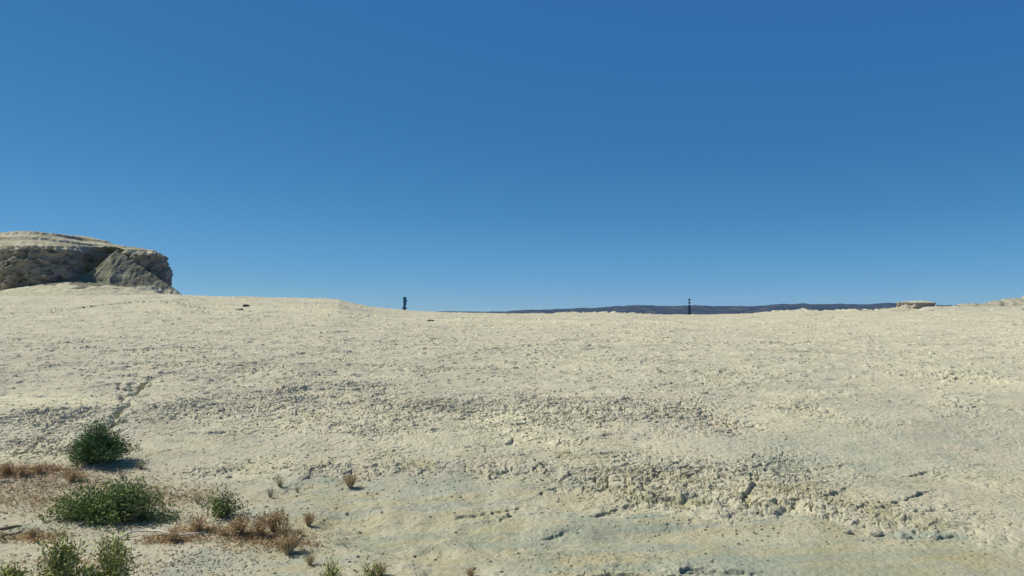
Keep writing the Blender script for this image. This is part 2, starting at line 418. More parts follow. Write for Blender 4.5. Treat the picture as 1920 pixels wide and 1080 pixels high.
    for sc, sd_, y0, y1, thr, hh in ((0.9, 81, 19, 50, 0.86, 0.05), (1.6, 82, 30, 90, 0.87, 0.09), (2.6, 83, 50, 140, 0.86, 0.12)):
        f1, f2, idn = worley(wx / (sc * 1.5) + 0.5 * patch, wy / sc + 0.35 * patch, sd_)
        e = (idn > thr) * (1 - sstep(0.22, 0.27, f1 + 0.12 * patch))
        fy = (wy / sc + 0.35 * patch) % 1.0
        dz += hh * e * (0.4 + 0.6 * (1 - f1 / 0.3)) * sstep(y0, y0 * 1.3, Y) * (1 - sstep(y1 * 0.8, y1, Y))
    # isolated pits (small holes)
    f1, f2, idn = worley(X / 0.30, Y / 0.30, 12)
    dz -= (idn > 0.80) * (1 - sstep(0.05, 0.10, f1)) * 0.05 * (Y < 16)
    f1, f2, idn = worley(X / 0.16, Y / 0.16, 16)
    dz -= (idn > 0.82) * (1 - sstep(0.08, 0.17, f1)) * 0.03 * (Y < 14) * np.clip(patch + 0.3, 0, 1)
    # large far lumps with shaded sides
    f1, f2, idn = worley(wx / 1.3, wy / 1.3, 13)
    dz += (idn > 0.88) * (1 - sstep(0.10, 0.30, f1 + 0.08 * patch)) * 0.05 * sstep(24, 34, Y)
    f1, f2, idn = worley(wx / 0.5, wy / 0.5, 14)
    dz += (idn > 0.7) * (1 - sstep(0.10, 0.32, f1)) * 0.045 * sstep(17, 24, Y) * (1 - sstep(60, 80, Y))
    jag = 0.20 * fbm(X * 1.5, Y * 1.5, 91, 3, 0.5)
    for pts, hgt in LIPS:
        P = [ground_at(*p)[:2] for p in pts]
        bx0 = min(p[0] for p in P) - 3; bx1 = max(p[0] for p in P) + 3; by0 = min(p[1] for p in P) - 3; by1 = max(p[1] for p in P) + 3
        k = np.nonzero((X > bx0) & (X < bx1) & (Y > by0) & (Y < by1))[0]
        far = P[0][1] > 60
        d, s = polydist(X[k] + jag[k] * 1.2, Y[k] + jag[k] * 1.5, P)
        sdv = d * s * (1 if P[-1][0] > P[0][0] else -1)
        wd = 0.9 if far else 0.35
        stp = sstep(-0.03, 0.0, sdv)
        lip = (0.6 if far else 0.75) * hgt * np.clip(0.55 + 1.3 * fbm(X[k] * 2.5, Y[k] * 2.5, 92, 4, 0.6), 0.05, 1.1) * (stp * np.exp(-np.maximum(sdv, 0) / (wd * 1.5)) * 0.55 - (1 - stp) * np.exp(np.minimum(sdv, 0) / (wd * 0.5)) * 0.75)
        end = np.exp(-np.maximum(d - wd * 1.2, 0) / (wd * 0.25))
        if not far: end = end * (1 - sstep(wd * 1.2, wd * 2.2, d))
        dz[k] += lip * end
    for pts, wd, dep in RILLS:
        P = [ground_at(*p)[:2] for p in pts]
        bx0 = min(p[0] for p in P) - 2; bx1 = max(p[0] for p in P) + 2; by0 = min(p[1] for p in P) - 2; by1 = max(p[1] for p in P) + 2
        k = np.nonzero((X > bx0) & (X < bx1) & (Y > by0) & (Y < by1))[0]
        d, s = polydist(X[k] + jag[k] * 1.1, Y[k] + jag[k] * 1.1, P)
        dz[k] -= dep * np.exp(-(d / wd) ** 2)
    dz += 0.006 * fbm(X * 11, Y * 11, 95, 3) * (1 - sstep(30, 45, Y))
    # past the crest: broken pale ledges
    dz += 0.25 * fbm(X / 12, Y / 12, 96, 3) * sstep(125, 150, Y)
    dz *= sstep(4.5, 7.5, Y)
    z[nearm] += dz
    farm = ~nearm & (y > 100) & (np.abs(x) < 2 * y)
    u = 960 + FPX * x / np.maximum(y, 30)
    z[farm] += (0.5 * fbm(x[farm] / 30, y[farm] / 30, 97, 4) + 0.6 * sstep(0.1, 0.2, fbm(x[farm] / 60, y[farm] / 25, 98, 3))) * (1 - sstep(1500, 4000, y[farm]))
    V = np.stack([x, y, z], -1)
    me = mesh_np('ground', V, grid_faces(nr, nc, True)[:, ::-1], M['ground'], None, False)
    # close the middle
    col = np.zeros((n, 4), F)
    cream = np.zeros(len(X), F); grey = cream.copy(); lit = cream.copy(); olive = cream.copy()
    for (px, py, rx, ry, s) in [(80, 750, 150, 14, 0.8), (60, 860, 120, 12, .6), (960, 790, 110, 24, 0.75), (1000, 830, 90, 22, .6), (560, 790, 140, 22, 0.4), (1500, 790, 160, 25, 0.3), (850, 830, 130, 25, .35), (1240, 850, 120, 25, .3),
                                 (900, 600, 700, 9, 0.35), (1200, 690, 250, 25, .2), (350, 910, 160, 10, .3), (1180, 960, 160, 14, 0.25), (1750, 1010, 130, 20, .35)]:
        cream = np.maximum(cream, s * blob(wx, wy, px, py, rx, ry, 1.6))
    for (px, py, rx, ry, s) in [(1250, 1030, 330, 48, 0.95), (1650, 1020, 200, 26, .7), (1600, 860, 220, 40, 0.55), (1780, 800, 220, 60, 0.35), (1690, 910, 90, 18, 0.7), (850, 1000, 150, 10, 0.6),
                                 (650, 905, 350, 8, 0.3), (1080, 910, 80, 20, 0.4), (1450, 1060, 500, 40, 0.6), (1480, 880, 80, 40, .5), (1350, 700, 900, 50, 0.12), (60, 990, 120, 14, 0.5)]:
        grey = np.maximum(grey, s * blob(wx, wy, px, py, rx, ry, 1.4))
    for (px, py, rx, ry, s) in [(50, 886, 200, 15, 1.0), (120, 925, 300, 28, 0.55), (380, 930, 90, 26, .5), (50, 1000, 110, 14, 0.3), (480, 985, 120, 18, 0.3), (330, 1005, 80, 10, .4)]:
        lit = np.maximum(lit, s * blob(wx, wy, px, py, rx, ry, 1.2))
    for (px, py, rx, ry, s) in [(1800, 1060, 260, 40, 0.75), (900, 1040, 350, 40, 0.45), (1200, 930, 200, 20, 0.3), (1500, 940, 200, 40, .3), (800, 985, 300, 30, 0.4), (1900, 930, 160, 60, .3), (1500, 1078, 300, 14, .5)]:
        olive = np.maximum(olive, s * blob(wx, wy, px, py, rx, ry, 1.4))
    streak = np.clip(0.5 + 1.1 * fbm(X / 2.6 + 0.5 * patch2, (Y - 0.12 * X) / 0.42, 35, 4, 0.6), 0, 1)
    grey = grey * (0.45 + 0.75 * streak) + 0.5 * wash * sstep(0.35, 0.7, streak) * (X > -4)
    olive = np.maximum(olive * (0.5 + 0.7 * (1 - streak)), 0.6 * wash * (1 - sstep(0.3, 0.6, streak)) * (X > -3.5))
    cream = np.maximum(cream, 0.45 * np.clip(fbm(X / 2.5, Y / 1.2, 37, 4) + 0.05, 0, 1) * (1 - wash))
    olive = np.maximum(olive, 0.75 * np.clip(bankm, 0, 1) * np.clip(0.3 + 1.2 * fbm(X / 0.8, Y / 0.8, 39, 3), 0, 1))
    v = 0.55 + 0.9 * np.clip(0.5 + fbm(X / 0.7, Y / 0.9, 31, 4), 0, 1)
    col[nearm, 0] = np.clip(cream * v + 0.25 * np.clip(patch2, 0, 1), 0, 1)
    col[nearm, 1] = np.clip(grey * v, 0, 1)
    col[nearm, 2] = np.clip(lit * v * (0.6 + 0.8 * np.clip(fbm(X / .25, Y / .25, 33, 3) + .3, 0, 1)), 0, 1)
    col[nearm, 3] = np.clip(olive * v, 0, 1)
    at = me.attributes.new('soil', 'FLOAT_COLOR', 'POINT')
    at.data.foreach_set('color', col.ravel())
    o = link('ground', me); tag(o, kind='structure')
    # local height lookup for placing things
    gx = x.reshape(nr, nc); 
    zz = z.reshape(nr, nc)
    def look(px_, py_):
        rr = math.hypot(px_, py_); ph = math.atan2(px_, py_)
        i = int(np.clip(np.searchsorted(r, rr), 1, nr - 1)); j = int(np.clip(np.searchsorted(phi, ph), 1, nc - 1))
        a = (rr - r[i - 1]) / (r[i] - r[i - 1]); b = (ph - phi[j - 1]) / (phi[j] - phi[j - 1])
        return float((zz[i - 1, j - 1] * (1 - a) + zz[i, j - 1] * a) * (1 - b) + (zz[i - 1, j] * (1 - a) + zz[i, j] * a) * b)
    return o, look
ground, gz = build_ground()
def on_ground(px, py, sink=0.0):
    x, y, _ = ground_at(px, py)
    return (x, y, gz(x, y) - sink)

# ------------------------------------------------------------------ big butte at the left
def spline(P, n):
    P = np.asarray(P, float); m = len(P)
    L = np.linalg.norm(np.roll(P, -1, 0) - P, axis=1); cum = np.concatenate([[0], np.cumsum(L)])
    s = np.linspace(0, cum[-1], n, endpoint=False)
    out = []
    for v in s:
        i = np.searchsorted(cum, v, side='right') - 1; t = (v - cum[i]) / L[i]
        p0, p1, p2, p3 = P[(i - 1) % m], P[i], P[(i + 1) % m], P[(i + 2) % m]
        out.append(0.5 * (2 * p1 + (p2 - p0) * t + (2 * p0 - 5 * p1 + 4 * p2 - p3) * t * t + (3 * p1 - p0 - 3 * p2 + p3) * t ** 3))
    return np.array(out)
def build_butte():
    root = bpy.data.objects.new('rock_butte', None); C.objects.link(root)
    cx, cy = -98.0, 165.0
    root.location = (cx, cy, 3.5)
    front = [(-150, 163), (-128, 157), (-108, 152), (-97, 146.5), (-90.6, 141.2), (-87, 139.9), (-83.5, 139.5), (-79.5, 140.2), (-77.8, 142.5), (-79.8, 149), (-78.6, 153.5), (-75, 152.5),
             (-72.5, 148.8), (-69.5, 147.2), (-67.0, 147.8), (-65.2, 150.2), (-66.6, 153.5), (-71.5, 162), (-83, 176), (-98, 188), (-120, 194), (-148, 184), (-158, 168)]
    n = 900
    P = spline(front, n)
    c = np.roll(P, -1, 0) - np.roll(P, 1, 0); nrm = np.stack([c[:, 1], -c[:, 0]], -1); nrm /= np.linalg.norm(nrm, axis=1)[:, None]
    if np.dot(nrm[100], P[100] - (cx, cy)) < 0: nrm = -nrm
    s = np.arange(n) / n * 2 * math.pi * 12
    zt = 12.3; zb = 1.0
    rows = []; kinds = []
    nz = 150
    zs = np.linspace(zb, zt, nz)
    arc = np.cumsum(np.concatenate([[0], np.linalg.norm(np.diff(P, axis=0), axis=1)]))
    xs = np.cos(arc / arc[-1] * 2 * math.pi) * arc[-1] / (2 * math.pi); ys = np.sin(arc / arc[-1] * 2 * math.pi) * arc[-1] / (2 * math.pi)
    for z in zs:
        t = (z - zb) / (zt - zb)
        off = np.interp(z, [1, 4, 7, 9.6, 10.4, 10.9, 11.5, 12.2], [-0.5, -0.1, 0.6, 0.3, -0.25, 0.0, 0.1, -0.6])
        zq = np.full(n, z)
        strat = 0.07 * perlin(np.full(n, z * 1.9), arc * 0.02, 4) + 0.05 * perlin(np.full(n, z * 5.0), arc * 0.05, 5)
        lump = 1.25 * fbm(xs / 4.2 + z * 0.05, ys / 4.2 + zq / 3.2, 21, 5, 0.58) * (1 - 0.5 * t)
        flute = -0.6 * np.abs(fbm(arc / 2.2, zq / 9.0, 23, 3))
        pock = -0.6 * sstep(0.25, 0.55, fbm(arc / 1.5, zq / 1.1, 25, 3))
        dd = off + strat + lump + flute + pock
        # overhang deeper on the shaded right nose
        right = sstep(-71.5, -67.5, P[:, 0]) * (P[:, 1] < 170)
        dd = dd + right * np.interp(z, [1, 4, 6, 9.4, 10.4, 11.2, 12.3], [0.8, 0.8, 0.6, -0.3, 0.1, -0.2, -1.5])
        Q = P + nrm * dd[:, None]
        rows.append(np.stack([Q[:, 0] - cx, Q[:, 1] - cy, zq - 3.5], -1))
    top = rows[-1].copy()
    m2 = 110
    ker = np.ones(61) / 61
    smo = np.stack([np.convolve(np.concatenate([P[-30:, i], P[:, i], P[:30, i]]), ker, 'valid') - (cx, cy)[i] for i in (0, 1)], -1)
    for k in range(1, m2 + 1):
        q = 1 - k / m2
        wgt = min(1.0, (1 - q) * 7)
        X = (top[:, 0] * (1 - wgt) + smo[:, 0] * wgt) * q; Y = (top[:, 1] * (1 - wgt) + smo[:, 1] * wgt) * q
        # terraces stepping up to a low dome
        rr = q + 0.035 * fbm(X / 5, Y / 5, 33, 5)
        prof = np.interp(rr, [0, 0.25, 0.5, 0.60, 0.62, 0.75, 0.84, 0.86, 0.93, 1.0], [4.5, 4.45, 4.1, 3.85, 3.2, 2.7, 2.3, 1.6, 0.95, 0.12])
        wx_ = X + cx
        tilt = np.interp(wx_, [-160, -110, -95, -86, -75, -64], [0.95, 1.0, 0.98, 0.85, 0.42, 0.15])
        zz = zt - 3.5 + prof * tilt + 0.12 * fbm(X / 2, Y / 2, 35, 4)
        rows.append(np.stack([X, Y, zz], -1))
    V = np.concatenate(rows)
    Fq = grid_faces(len(rows), n, True)
    rowi = np.repeat(np.arange(len(rows) - 1), n)
    cl = Fq[rowi < nz - 10]; cp = Fq[rowi >= nz - 10]
    o = link('cliff', mesh_np('cliff', V, cl[:, ::-1] if False else cl, M['cliff'], None, False), root)
    o2 = link('cap_rock', mesh_np('cap_rock', V, cp, M['cap'], None, False), root)
    # debris slopes as a height sheet in front of the cliff
    gx = np.linspace(-112, -54, 420); gy = np.linspace(124, 157, 260)
    X, Y = np.meshgrid(gx, gy, indexing='xy'); X = X.ravel(); Y = Y.ravel()
    base = z_smooth(X, Y) - 0.25
    # low fan under the alcove
    ax, ay, az = -77.0, 145.0, 7.7
    dx = X - ax; dy = Y - ay
    rad = np.sqrt((dx * np.where(dx < 0, 0.72, 0.8)) ** 2 + (dy * 0.9) ** 2)
    fan = az - 0.15 - 0.52 * np.maximum(rad - 1.6, 0) + 0.012 * rad ** 2
    # buttress ridges
    def ridge(a, b, sl, sr, crest=0.0):
        (x0, y0, z0), (x1, y1, z1) = a, b
        ddx, ddy = x1 - x0, y1 - y0; L = math.hypot(ddx, ddy)
        t = ((X - x0) * ddx + (Y - y0) * ddy) / L / L
        tc = np.clip(t, 0, 1)
        d = ((X - x0) * ddy - (Y - y0) * ddx) / L
        over = np.maximum(-t, 0) * L * 2.5 + np.maximum(t - 1, 0) * L * 0.5
        return z0 + (z1 - z0) * tc - np.where(d > 0, sr, sl) * np.abs(d) - over
    b1 = ridge((-74.6, 148.4, 11.6), (-69.5, 138.0, 4.2), 0.75, 1.7)
    b2 = ridge((-73.4, 147.6, 12.0), (-62.8, 142.0, 3.9), 0.75, 0.75)
    b3 = ridge((-72.9, 147.6, 12.4), (-59.0, 144.6, 4.0), 0.62, 0.8)
    nzv = 0.45 * fbm(X / 2.2, Y / 2.2, 51, 5, 0.55)
    b = 0.7 * np.log(np.exp(np.clip(b1, -9, 20) / 0.7) + np.exp(np.clip(b2, -9, 20) / 0.7) + np.exp(np.clip(b3, -9, 20) / 0.7)) - 0.4 + nzv * 0.6 - 0.2 * np.abs(fbm(X / 1.0, Y / 3.0, 53, 3))
    fanr = fan + nzv * 0.35
    zz = np.maximum(np.maximum(b, fanr), base)
    o3V = np.stack([X - cx, Y - cy, zz - 3.5], -1)
    fq = grid_faces(len(gy), len(gx))
    keep = (np.maximum(b, fanr) > base - 0.05)[fq].any(1)
    fq = fq[keep]
    # lower apron is pale like the plain, the upper slope is darker
    low = zz[fq].mean(1) + 0.9 * fbm(X[fq[:, 0]] / 3, Y[fq[:, 0]] / 3, 55, 4) < np.where(X[fq[:, 0]] < -76.5, 5.6, 5.0)
    o3 = link('debris_slope', mesh_np('debris_slope', o3V, fq, [M['talus'], M['cap2']], low.astype(int), True), root)
    tag(root, 'large grey brown flat-topped rock butte with shaded alcove at the left edge', 'butte')
build_butte()

# ------------------------------------------------------------------ small butte and ridges at the right
def build_small_butte():
    root = bpy.data.objects.new('rock_butte', None); C.objects.link(root)
    D = 350.0; cx = (1716 - 960) / FPX * D; 
    zb = (HZ - 579) / FPX * D; zt = (HZ - 567) / FPX * D
    root.location = (cx, D, zb)
    n = 200; a = np.arange(n) / n * 2 * math.pi
    rows = []
    for z, rr in ((-2.5, 2.2), (-1.5, 1.75), (-0.5, 1.3), (0.35, 1.03), (0.5, 1.0), (0.9, 1.01), (1.4, 0.99), (1.9, 1.0), (2.3, 0.99), (2.4, 1.03), (2.7, 1.03), (2.85, 0.9), (3.1, 0.6), (3.25, 0.3), (3.3, 0.0)):
        nn = 1 + 0.2 * fbm(np.cos(a) * 1.8 + z * 0.2, np.sin(a) * 1.8 + z * 0.3, 5, 5) * min(1, rr)
        lf = np.where(np.cos(a) < 0, 1 + 0.9 * max(0.0, 0.6 - z) / 1.5, 1)
        rows.append(np.stack([7.4 * rr * nn * lf * np.cos(a), 6.0 * rr * nn * np.sin(a), z + 0.35 * fbm(np.cos(a) * rr * 1.5, np.sin(a) * rr * 1.5 + z * 0.2, 8, 4)], -1))
    V = np.concatenate(rows); Fq = grid_faces(len(rows), n, True); rowi = np.repeat(np.arange(len(rows) - 1), n)
    link('cliff', mesh_np('cliff', V, Fq[(rowi >= 3) & (rowi < 9)], M['sbutte'], None, False), root)
    link('cap_rock', mesh_np('cap_rock', V, Fq[rowi >= 9], M['cap2'], None, False), root)
    link('debris_slope', mesh_np('debris_slope', V, Fq[rowi < 3], M['cap2'], None, True), root)
    tag(root, 'small low pale-topped butte on the right of the skyline', 'butte')
build_small_butte()

def hill_sheet(name, px, rows, D, depth, mat, rough, seed, drop=10.0, nx=500, ny=60, terr=0.0, nz=0.035):
    """a ridge whose crest line follows the given heights; a real landform 'depth' metres deep"""
    X = np.linspace((px[0] - 960) / FPX * D, (px[-1] - 960) / FPX * D, nx)
    crest = np.interp(X / D * FPX + 960, px, [(HZ - r) / FPX * D for r in rows])
    t = np.linspace(-1, 1, ny)
    XX, TT = np.meshgrid(X, t)
    YY = D + TT * depth
    cr = np.broadcast_to(crest, XX.shape)
    bottom = -drop - 4
    prof = (1 - np.abs(TT) ** 1.3)
    xs = XX.ravel(); ysv = YY.ravel()
    nn = fbm(xs / rough, ysv / rough, seed, 6, 0.55).reshape(XX.shape)
    rdg = (1 - np.abs(fbm(xs / (rough * 0.6), ysv / (rough * 1.6), seed + 9, 4).reshape(XX.shape)) * 2)
    Z = bottom + (cr - bottom) * np.clip(prof * (0.94 + 0.06 * rdg) + nz * nn * (1 - prof * 0.3), 0, 1.06)
    if terr: Z = Z + terr * sstep(-0.1, 0.1, nn)
    V = np.stack([XX, YY, Z], -1).reshape(-1, 3)
    o = link(name, mesh_np(name, V, grid_faces(ny, nx), mat, None, True))
    return tag(o, kind='structure')
hill_sheet('hills', [560, 780, 830, 900, 950, 1000, 1060, 1100, 1180, 1240, 1300, 1400, 1440, 1480, 1600, 1680, 1760, 1900, 2300], [592, 588, 583.5, 583.5, 583, 580.5, 578.5, 576.5, 572.5, 573.5, 572.5, 573.5, 571.5, 569, 570.5, 569, 571, 571, 570], 7000, 1800, M['hills'], 420, 7, nx=1600, ny=200, nz=0.11)
hill_sheet('hills', [900, 960, 1000, 1060, 1100, 1150, 1190, 1260, 1330, 1410, 1440, 1470, 1500, 1540, 1570, 1640, 1700, 1800], [594, 590, 586, 584.5, 584, 583.5, 585.5, 591, 592, 587, 583, 580, 577.5, 581, 578.5, 579, 580, 581], 650, 70, M['cap2'], 16, 17, nx=900, ny=90)
hill_sheet('hills', [1540, 1600, 1650, 1690, 1750, 1800, 1812, 1830, 1860, 1880, 1900, 1920, 2000, 2200], [590, 583, 580.5, 578, 574, 571.5, 570.5, 569.5, 567, 564.5, 557, 554.5, 549, 545], 420, 60, M['ridge'], 14, 27, nx=800, ny=90, terr=0.8)

# ------------------------------------------------------------------ towers on the skyline
def build_tiered_tower():
    root = bpy.data.objects.new('tower', None); C.objects.link(root)
    D = 1200.0; k = D / FPX
    root.location = ((758.5 - 960) * k, D, -12.5)
    z = lambda row: (HZ - row) * k + 12.5
    b = MB(); b.lathe([(0, 0), (3.0, 0), (2.9, z(590)), (2.3, z(580)), (2.4, z(579)), (3.7, z(577.3)), (3.7, z(576.4)), (1.8, z(576.0)), (0, z(576.0))], 20)
    link('base', b.me('base', M['towerblue']), root)
    b = MB(); b.lathe([(2.0, z(576.2)), (1.9, z(573)), (2.0, z(570)), (2.0, z(565)), (1.8, z(560)), (1.0, z(558)), (0, z(557.8))], 20)
    link('shaft', b.me('shaft', M['towerblue']), root)
    for (rc, off, ra, hh) in ((570.0, 0.5, 2.5, 2.2), (564.4, 0.9, 3.0, 2.4), (559.8, 0.2, 2.8, 2.8)):
        b = MB(); b.lathe([(0, z(rc) - hh), (ra * 0.7, z(rc) - hh * 0.85), (ra * 0.95, z(rc) - hh * .4), (ra, z(rc)), (ra * .9, z(rc) + hh * 0.5), (ra * .55, z(rc) + hh * .85), (0, z(rc) + hh)], 18, off, 0)
        link('tier', b.me('tier', M['towerblue'], True), root)
    tag(root, 'short dark blue column with three bulging tiers on the skyline left of centre', 'tower')
def build_mast():
    root = bpy.data.objects.new('lattice_mast', None); C.objects.link(root)
    D = 2000.0; k = D / FPX
    root.location = ((1292.5 - 960) * k, D, -14.0)
    z = lambda row: (HZ - row) * k + 14.0
    H = z(572.5)
    hw = lambda h: 3.6 - 1.3 * (h / H)
    for sx in (-1, 1):
        for sy in (-1, 1):
            b = MB(); hs = np.linspace(0, H, 12)
            b.tube([(sx * hw(h), sy * hw(h), h) for h in hs], [0.75 - 0.35 * h / H for h in hs], 6)
            link('leg', b.me('leg', M['steel']), root)
    b = MB(); hs = np.linspace(0, H, 20)
    for a, c in zip(hs[:-1], hs[1:]):
        for i in range(4):
            q = [(-1, -1), (1, -1), (1, 1), (-1, 1)]; p, r_ = q[i], q[(i + 1) % 4]
            b.bar((p[0] * hw(a), p[1] * hw(a), a), (r_[0] * hw(c), r_[1] * hw(c), c), 0.32)
            b.bar((r_[0] * hw(a), r_[1] * hw(a), a), (p[0] * hw(c), p[1] * hw(c), c), 0.32)
            b.bar((p[0] * hw(c), p[1] * hw(c), c), (r_[0] * hw(c), r_[1] * hw(c), c), 0.3)
    link('bracing', b.me('bracing', M['steel']), root)
    b = MB(); b.tube([(0, 0, H - 1), (0, 0, z(566)), (0, 0, z(562))], [1.0, 0.8, 0.7], 10)
    link('pole', b.me('pole', M['steel']), root)
    for row, ra, hh in ((567.8, 3.9, 1.5), (562.4, 3.3, 2.0)):
        b = MB(); b.lathe([(0, z(row) - hh), (ra * .6, z(row) - hh), (ra, z(row) - hh * .3), (ra, z(row) + hh * .5), (ra * .5, z(row) + hh), (0, z(row) + hh)], 12)
        link('platform', b.me('platform', M['steel']), root)
    b = MB(); b.tube([(0, 0, z(563)), (0, 0, z(560)), (0, 0, z(557.5))], [0.9, 0.6, 0.3], 8)
    link('antenna', b.me('antenna', M['steel']), root)
    tag(root, 'thin dark lattice mast with two round platforms rising in front of the blue hills', 'mast')
build_tiered_tower(); build_mast()

# ------------------------------------------------------------------ plants
def leaf_cloud(rng, C0, size, up=0.4):
    """two-triangle leaves at points C0; returns V, Q"""
    n = len(C0)
    d = rng.normal(size=(n, 3)); d[:, 2] += up; d /= np.linalg.norm(d, axis=1)[:, None]
    s = rng.normal(size=(n, 3)); s -= (s * d).sum(1)[:, None] * d; s /= np.linalg.norm(s, axis=1)[:, None]
    L = size * rng.uniform(0.6, 1.5, n)[:, None]; W = L * 0.16
    a = C0; b = C0 + d * L * 0.5 + s * W; c = C0 + d * L; e = C0 + d * L * 0.5 - s * W
    V = np.stack([a, b, c, e], 1).reshape(-1, 3)
    return V, (np.arange(n)[:, None] * 4 + np.arange(4)[None])
def branches(rng, wx, wy, h, n, lean=0.0, droop=0.0, start=0.12):
    out = []
    ph = rng.uniform(0, 6.28, 3)
    for i in range(n):
        a = rng.uniform(0, 2 * math.pi); q = rng.uniform(0, 1) ** 0.55
        q *= 1 + 0.13 * math.sin(2 * a + ph[0]) + 0.13 * math.sin(5 * a + ph[1]) + 0.06 * rng.normal()
        hx = math.cos(a) * q * wx; hy = math.sin(a) * q * wy
        top = h * math.sqrt(max(0.03, 1 - 0.93 * q * q)) * rng.uniform(0.5, 1.15) * (1 + 0.15 * math.sin(hx * 5 / max(wx, 0.1) + ph[2]))
        t = np.linspace(0, 1, 7)
        p0 = np.array([hx * start + rng.normal() * 0.02, hy * start, 0])
        P = np.stack([p0[0] + (hx - p0[0] + lean * top) * t ** 1.1, p0[1] + (hy - p0[1]) * t ** 1.1, top * (t ** 0.8) - droop * t * t * top], -1)
        P[1:] += rng.normal(size=(6, 3)) * 0.02 * h
        out.append(P)
    return out
def shrub(name, loc, wx, wy, h, nb, nl, leaf, mat, seed, label, cat, group=None, lean=0.0, rot=0, spread=0.05, low=0.12, twigs=None):
    rng = np.random.default_rng(seed)
    root = bpy.data.objects.new(name, None); C.objects.link(root); root.location = loc; root.rotation_euler = (0, 0, rot)
    B = branches(rng, wx, wy, h, nb, lean)
    mb = MB(); lv = []
    for P in B:
        mb.tube(P, np.linspace(0.006, 0.0018, 7) * (1 + h), 4, False)
        m = int(nl / nb * rng.uniform(0.5, 1.5))
        t = rng.uniform(low, 1.04, m) ** 0.8
        k = np.clip(t * 6, 0, 5.999); i = k.astype(int); f = (k - i)[:, None]
        c = P[i] * (1 - f) + P[i + 1] * f
        c = c + rng.normal(size=(m, 3)) * spread * (0.4 + t)[:, None]
        lv.append(c)
    c = np.concatenate(lv); c[:, 2] = np.maximum(c[:, 2], 0.005)
    V, Q = leaf_cloud(rng, c, leaf)
    link('foliage', mesh_np('foliage', V, Q, mat), root)
    link('stems', mb.me('stems', M['twig'] if twigs is None else twigs), root)
    tag(root, label, cat, group); return root
def sized(px0, px1, py_top, py_base, depth_scale=0.8):
    cx = (px0 + px1) / 2; loc = on_ground(cx, py_base)
    k = loc[1] / FPX
    return loc, (px1 - px0) / 2 * k, (py_base - py_top) * k
# dark shrub on the bank
loc, hw_, hh = sized(124, 262, 806, 868)
shrub('shrub', loc, hw_ * 0.92, 0.50, hh * 0.98, 190, 16000, 0.045, M['shrub_dark'], 1, 'dense rounded dark green shrub alone on the pale bank below the rill', 'shrub', spread=0.04, low=0.05).rotation_euler = (0, -0.24, 0)
# wide shrub in front of it
loc, hw_, hh = sized(96, 334, 903, 966)
shrub('shrub', loc, hw_ * 0.95, 0.55, hh * 1.0, 170, 11000, 0.05, M['shrub_mid'], 2, 'wide low spreading green shrub, largest of the foreground plants', 'shrub', spread=0.05)
loc, hw_, hh = sized(372, 474, 920, 966)
shrub('shrub', loc, hw_ * 0.9, 0.32, hh * 0.95, 50, 1300, 0.045, M['shrub_mid'], 3, 'small sparse green shrub just right of the wide spreading shrub', 'shrub', spread=0.05)
# leafy weeds at the lower left edge
def upright(px0, px1, top, base, nb, nl, seed, label, mat='weed', leaf=0.055):
    loc, hw_, hh = sized(px0, px1, top, min(base, 1078))
    if base > 1078:
        k = FPX / 1.0
        y = loc[1] - (base - 1078) / 1500 * 14; x = (((px0 + px1) / 2) - 960) / FPX * y; loc = (x, y, gz(x, y)); hh = ((HZ - top) / FPX * y) - loc[2]; hw_ = (px1 - px0) / 2 * y / FPX
    return shrub('weed_plant', loc, hw_, 0.22, hh, nb, nl, leaf, M[mat], seed, label, 'weed', spread=0.03, low=0.1)
upright(82, 162, 992, 1095, 26, 1250, 11, 'tall loose olive green weed at the bottom left edge, left of the pair')
upright(168, 262, 1000, 1095, 34, 1500, 12, 'bushy olive green weed at the bottom left below the bleached stick')
upright(598, 648, 1046, 1090, 16, 450, 13, 'small spiky green weed cut by the bottom edge left of its neighbour', 'weed', 0.035)
upright(672, 728, 1046, 1090, 22, 420, 14, 'small green weed with brown tips cut by the bottom edge, right of its neighbour', 'weed', 0.035)
upright(0, 60, 1060, 1100, 20, 500, 15, 'low olive weed in the bottom left corner of the photo')
# unseen shrubs added to throw shade into the corner
for i, (x, y, h_) in enumerate(((-6.95, 9.3, 1.35), (-7.6, 10.1, 1.2), (-6.6, 8.6, 1.1), (-8.6, 11.4, 0.7))):
    shrub('shrub', (x, y, gz(x, y)), 0.5, 0.45, h_, 70, 4500, 0.045, M['shrub_mid'], 30 + i, ['tall', 'wide', 'small', 'low'][i] + ' green shrub added unseen beyond the left edge to cast shade', 'shrub')

